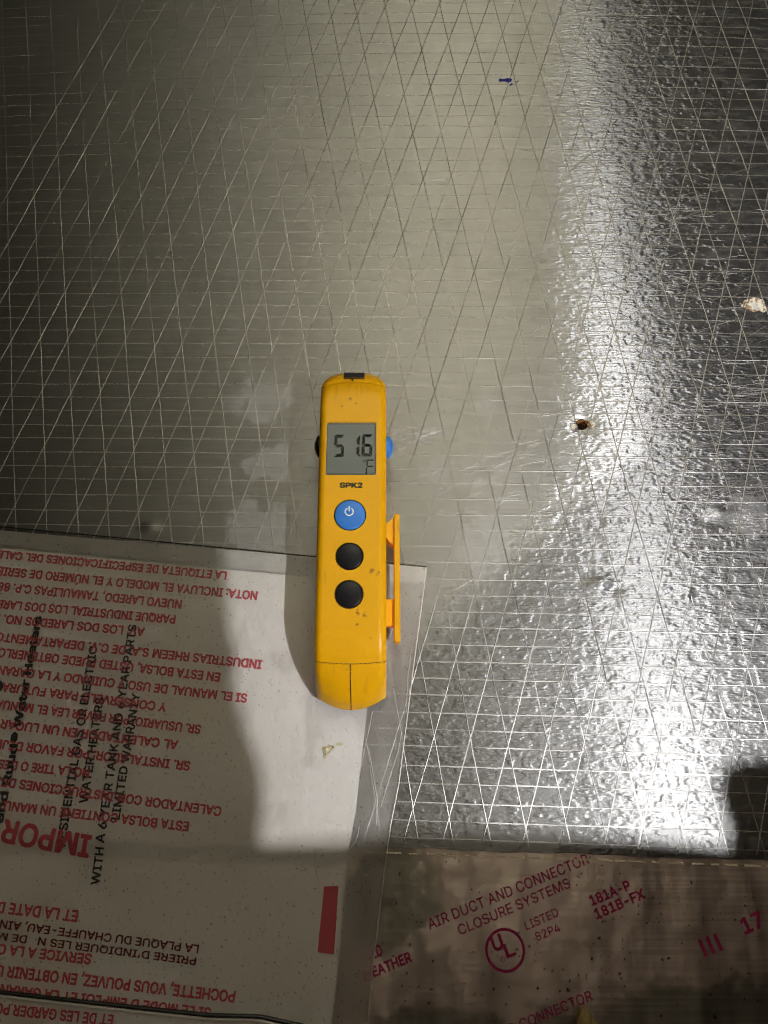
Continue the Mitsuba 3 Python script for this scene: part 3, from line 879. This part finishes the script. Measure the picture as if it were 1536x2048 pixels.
names = ['power_button', 'round_button', 'round_button']
for (a, b, r, m_), nm in zip(BUT, names):
    m = button_mesh(r * MMF, 0.0006, 0.0005)
    m.apply_translation([*P2(a, b, ZF), ZF])
    k_ = put('thermometer__' + nm, m, m_, smooth=35)
    wl = trimesh.creation.cylinder(r * MMF + 0.00040, 0.0004, sections=64)
    wl.apply_translation([*P2(a, b, ZF), ZF - 0.0012])
    put(k_ + '__well', wl, 'black_ink')
    if nm == 'power_button':
        tag(k_, 'round blue power button with a white power symbol')
pc = P2(698.7, 1024.5, ZF)
mmf = MMF
arc = LineString([(8.0 * mmf * math.sin(a_), 8.0 * mmf * math.cos(a_)) for a_ in np.radians(np.linspace(38, 322, 40))]).buffer(1.25 * mmf, cap_style='round')
sym = unary_union([arc, LineString([(0, 1.5 * mmf), (0, 11 * mmf)]).buffer(1.25 * mmf)])
pmh = trimesh.util.concatenate([trimesh.creation.extrude_polygon(g, 0.0004, engine='earcut') for g in getattr(sym, 'geoms', [sym])])
pmh.apply_translation([*pc, ZF + 0.00072])
put('thermometer__power_button__symbol', pmh, 'white_ink')

# side knobs
for (a, b, side, m_, pro, nm) in ((640, 893, -1, 'black_plastic', 0.0024, 'side_knob'), (772, 895, 1, 'blue_plastic', 0.0030, 'trigger')):
    m = button_mesh(0.0054, pro - 0.0006, 0.0012, 0.0012)
    m.apply_transform(trimesh.transformations.rotation_matrix(side * math.pi / 2, [0, 1, 0]))
    m.apply_translation([XC + side * HW, P2(a, b, 0.017)[1], 0.017])
    k_ = put('thermometer__' + nm, m, m_, smooth=35)
tag('thermometer__trigger', 'blue dome button on the right side')
tag('thermometer__side_knob', 'black dome knob on the left side')

# belt clip on the right side
zc1, zc0 = 0.0195, 0.0085
cx0, cx1 = P2(788, 1150, zc1)[0], P2(800, 1150, zc1)[0]
cy0, cy1 = P2(793, 1284, zc1)[1], P2(793, 1027, zc1)[1]


def round_box(x0, x1, y0, y1, z0, z1, r=0.0006):
    s = [manifold3d.Manifold.sphere(r, 16).translate((x, y, z)) for x in (x0 + r, x1 - r) for y in (y0 + r, y1 - r) for z in (z0 + r, z1 - r)]
    return manifold3d.Manifold.batch_hull(s)


put('thermometer__clip', round_box(cx0, cx1, cy0, cy1, zc0, zc1), 'yellow', smooth=30)
ty0, ty1 = P2(780, 1252, 0.0175)[1], P2(780, 1198, 0.0175)[1]
put('thermometer__clip__mount', round_box(XC + HW - 0.0005, cx0 + 0.0002, ty0, ty1, 0.009, 0.0175, 0.0004), 'yellow', smooth=30)
wx = XC + HW - 0.0003
wp = Polygon([(wx, P2(0, 1050, 0.018)[1]), (cx0 + 0.0002, P2(0, 1034, 0.018)[1]), (cx0 + 0.0002, P2(0, 1092, 0.018)[1]), (wx + 0.0014, P2(0, 1082, 0.018)[1]), (wx, P2(0, 1072, 0.018)[1])])
wm = trimesh.creation.extrude_polygon(wp, 0.009, engine='earcut')
wm.apply_translation([0, 0, 0.0092])
put('thermometer__clip__hinge', wm, 'yellow')
tag('thermometer__clip', 'narrow yellow pocket clip standing off the right side')
tag('thermometer', 'yellow pocket infrared thermometer with grey display and a blue power button', 'thermometer')

# ------------------------------------------------------------------ small things on the foil
def lump(c, size, seed, k=6.0):
    m = trimesh.creation.icosphere(4, 1.0)
    v = np.array(m.vertices)
    n_ = meshkit.fbm(v * 1.7 + seed * 3.1 + 20, 3, seed)
    v = v * (0.55 + 0.9 * n_)[:, None] * np.array(size)
    v[:, 2] = np.maximum(v[:, 2], -0.15 * size[2])
    return trimesh.Trimesh(v + np.array(c), m.faces, process=False)


def putty_colour(p, n, uv):
    a = fbm(p.x * 700, p.y * 700, p.z * 700, 3)
    return mix((0.80, 0.76, 0.66), (0.42, 0.25, 0.10), smoothstep(0.5, 0.68, a))


scene['putty'] = plastic(proc(putty_colour), 0.6)
put('putty_blob', trimesh.util.concatenate([lump((*P2(1508, 610), 0.0003), (0.0058, 0.0037, 0.0026), 3), lump((*P2(1496, 606), 0.0003), (0.0028, 0.0022, 0.0016), 5), lump((*P2(1524, 619), 0.0002), (0.0022, 0.0018, 0.0012), 8)]), 'putty', smooth=True)
tag('putty_blob', 'small cream and brown putty blob stuck to the foil at the right', 'putty')


def hole_colour(p, n, uv):
    return mix((0.25, 0.11, 0.03), (0.015, 0.008, 0.004), smoothstep(0.35, 0.6, fbm(p.x * 500, p.y * 500, 1.0, 2) + (float(P2(1168, 846)[1]) - p.y) * 120))


scene['hole_brown'] = {'type': 'twosided', 'b': {'type': 'diffuse', 'reflectance': proc(hole_colour)}}
hc = P2(1166, 847.5)
ha = np.linspace(0, 2 * np.pi, 33)[:-1]
hr = 0.0030 * (1 + 0.12 * np.sin(3 * ha + 1) + 0.08 * np.sin(5 * ha))
hp = np.column_stack([hc[0] + hr * np.cos(ha) * 1.0, hc[1] + hr * np.sin(ha) * 0.9])
hm_ = trimesh.creation.extrude_polygon(Polygon(hp), 0.00005, engine='earcut')
hv = np.array(hm_.vertices)
hv[:, 2] += foil_z(hv[:, :2]) + 0.00012 + 0.0
put('foil_duct_board__screw_hole', trimesh.Trimesh(hv, hm_.faces, process=False), 'hole_brown')
rimp = np.column_stack([hp, foil_z(hp) + 0.00025])
rimp = np.vstack([rimp, rimp[:2]])
put('foil_duct_board__torn_rim', tube(rimp, 0.00016), 'thread', smooth=True)
put('foil_duct_board__torn_rim', trimesh.util.concatenate([lump((*P2(1183, 849), 0.0), (0.0020, 0.0018, 0.0014), 4), lump((*P2(1142, 837), 0.0), (0.0013, 0.0012, 0.0008), 6), lump((*P2(1146, 853), 0.0), (0.0014, 0.0016, 0.0006), 9)]), 'putty', smooth=True)


def ink(c):
    g = Polygon([P2(*q) for q in c])
    m = trimesh.creation.extrude_polygon(g, 0.00003, engine='earcut')
    v = np.array(m.vertices)
    v[:, 2] += foil_z(v[:, :2]) + 0.00012
    return trimesh.Trimesh(v, m.faces, process=False)


put('foil_duct_board__ink_mark', trimesh.util.concatenate([ink([(997, 160), (999, 157), (1007, 158), (1014, 156), (1024, 158), (1023, 163), (1016, 165), (1010, 163), (999, 164)]),
    ink([(1018, 170), (1023, 166), (1026, 168), (1021, 172)]), ink([(1030, 164), (1036, 162), (1037, 164), (1032, 166)])]), 'blue_ink')
tag('foil_duct_board__ink_mark', 'small dark blue ink mark on the foil')

# wood splinter and grit over the tape, crumb on the pouch
scene['splinter'] = plastic(proc(lambda p, n, uv: mix((0.36, 0.27, 0.11), (0.16, 0.11, 0.04), fbm(p.x * 900, p.y * 250, 2.0, 3))), 0.7)
sv = np.array([P2(1152, 2062), P2(1154, 2030), P2(1160, 2013), P2(1170, 2012), P2(1178, 2022), P2(1190, 2040), P2(1200, 2062), P2(1206, 2110), P2(1150, 2110)])
sm = trimesh.creation.extrude_polygon(Polygon(sv), 0.004, engine='earcut')
sm.apply_translation([0, 0, -0.0012])
sm = sm.subdivide().subdivide()
v = np.array(sm.vertices)
v += 0.0006 * (np.stack([meshkit.noise(v * 900 + 3, s) for s in (1, 2, 3)], 1) - 0.5)
put('wood_splinter', trimesh.Trimesh(v, sm.faces, process=False), 'splinter')
tag('wood_splinter', 'yellowish wood splinter lying on the foil tape at the bottom edge', 'splinter')
scene['crumb'] = plastic((0.60, 0.53, 0.34), 0.7)
cp = P2(660, 1499)
zc = float(film_z(cp[None])[0])
put('dirt_crumb', trimesh.util.concatenate([lump((*P2(654, 1499), zc), (0.0019, 0.0016, 0.0009), 12), lump((*P2(664, 1494), zc), (0.0014, 0.0009, 0.0006), 13), lump((*P2(652, 1509), zc), (0.0009, 0.0014, 0.0006), 14), lump((*P2(680, 1488), zc), (0.0015, 0.0006, 0.0004), 15)]), 'crumb', smooth=True)
tag('dirt_crumb', 'small pale yellow crumb of dirt on the pouch below the thermometer', 'crumb')
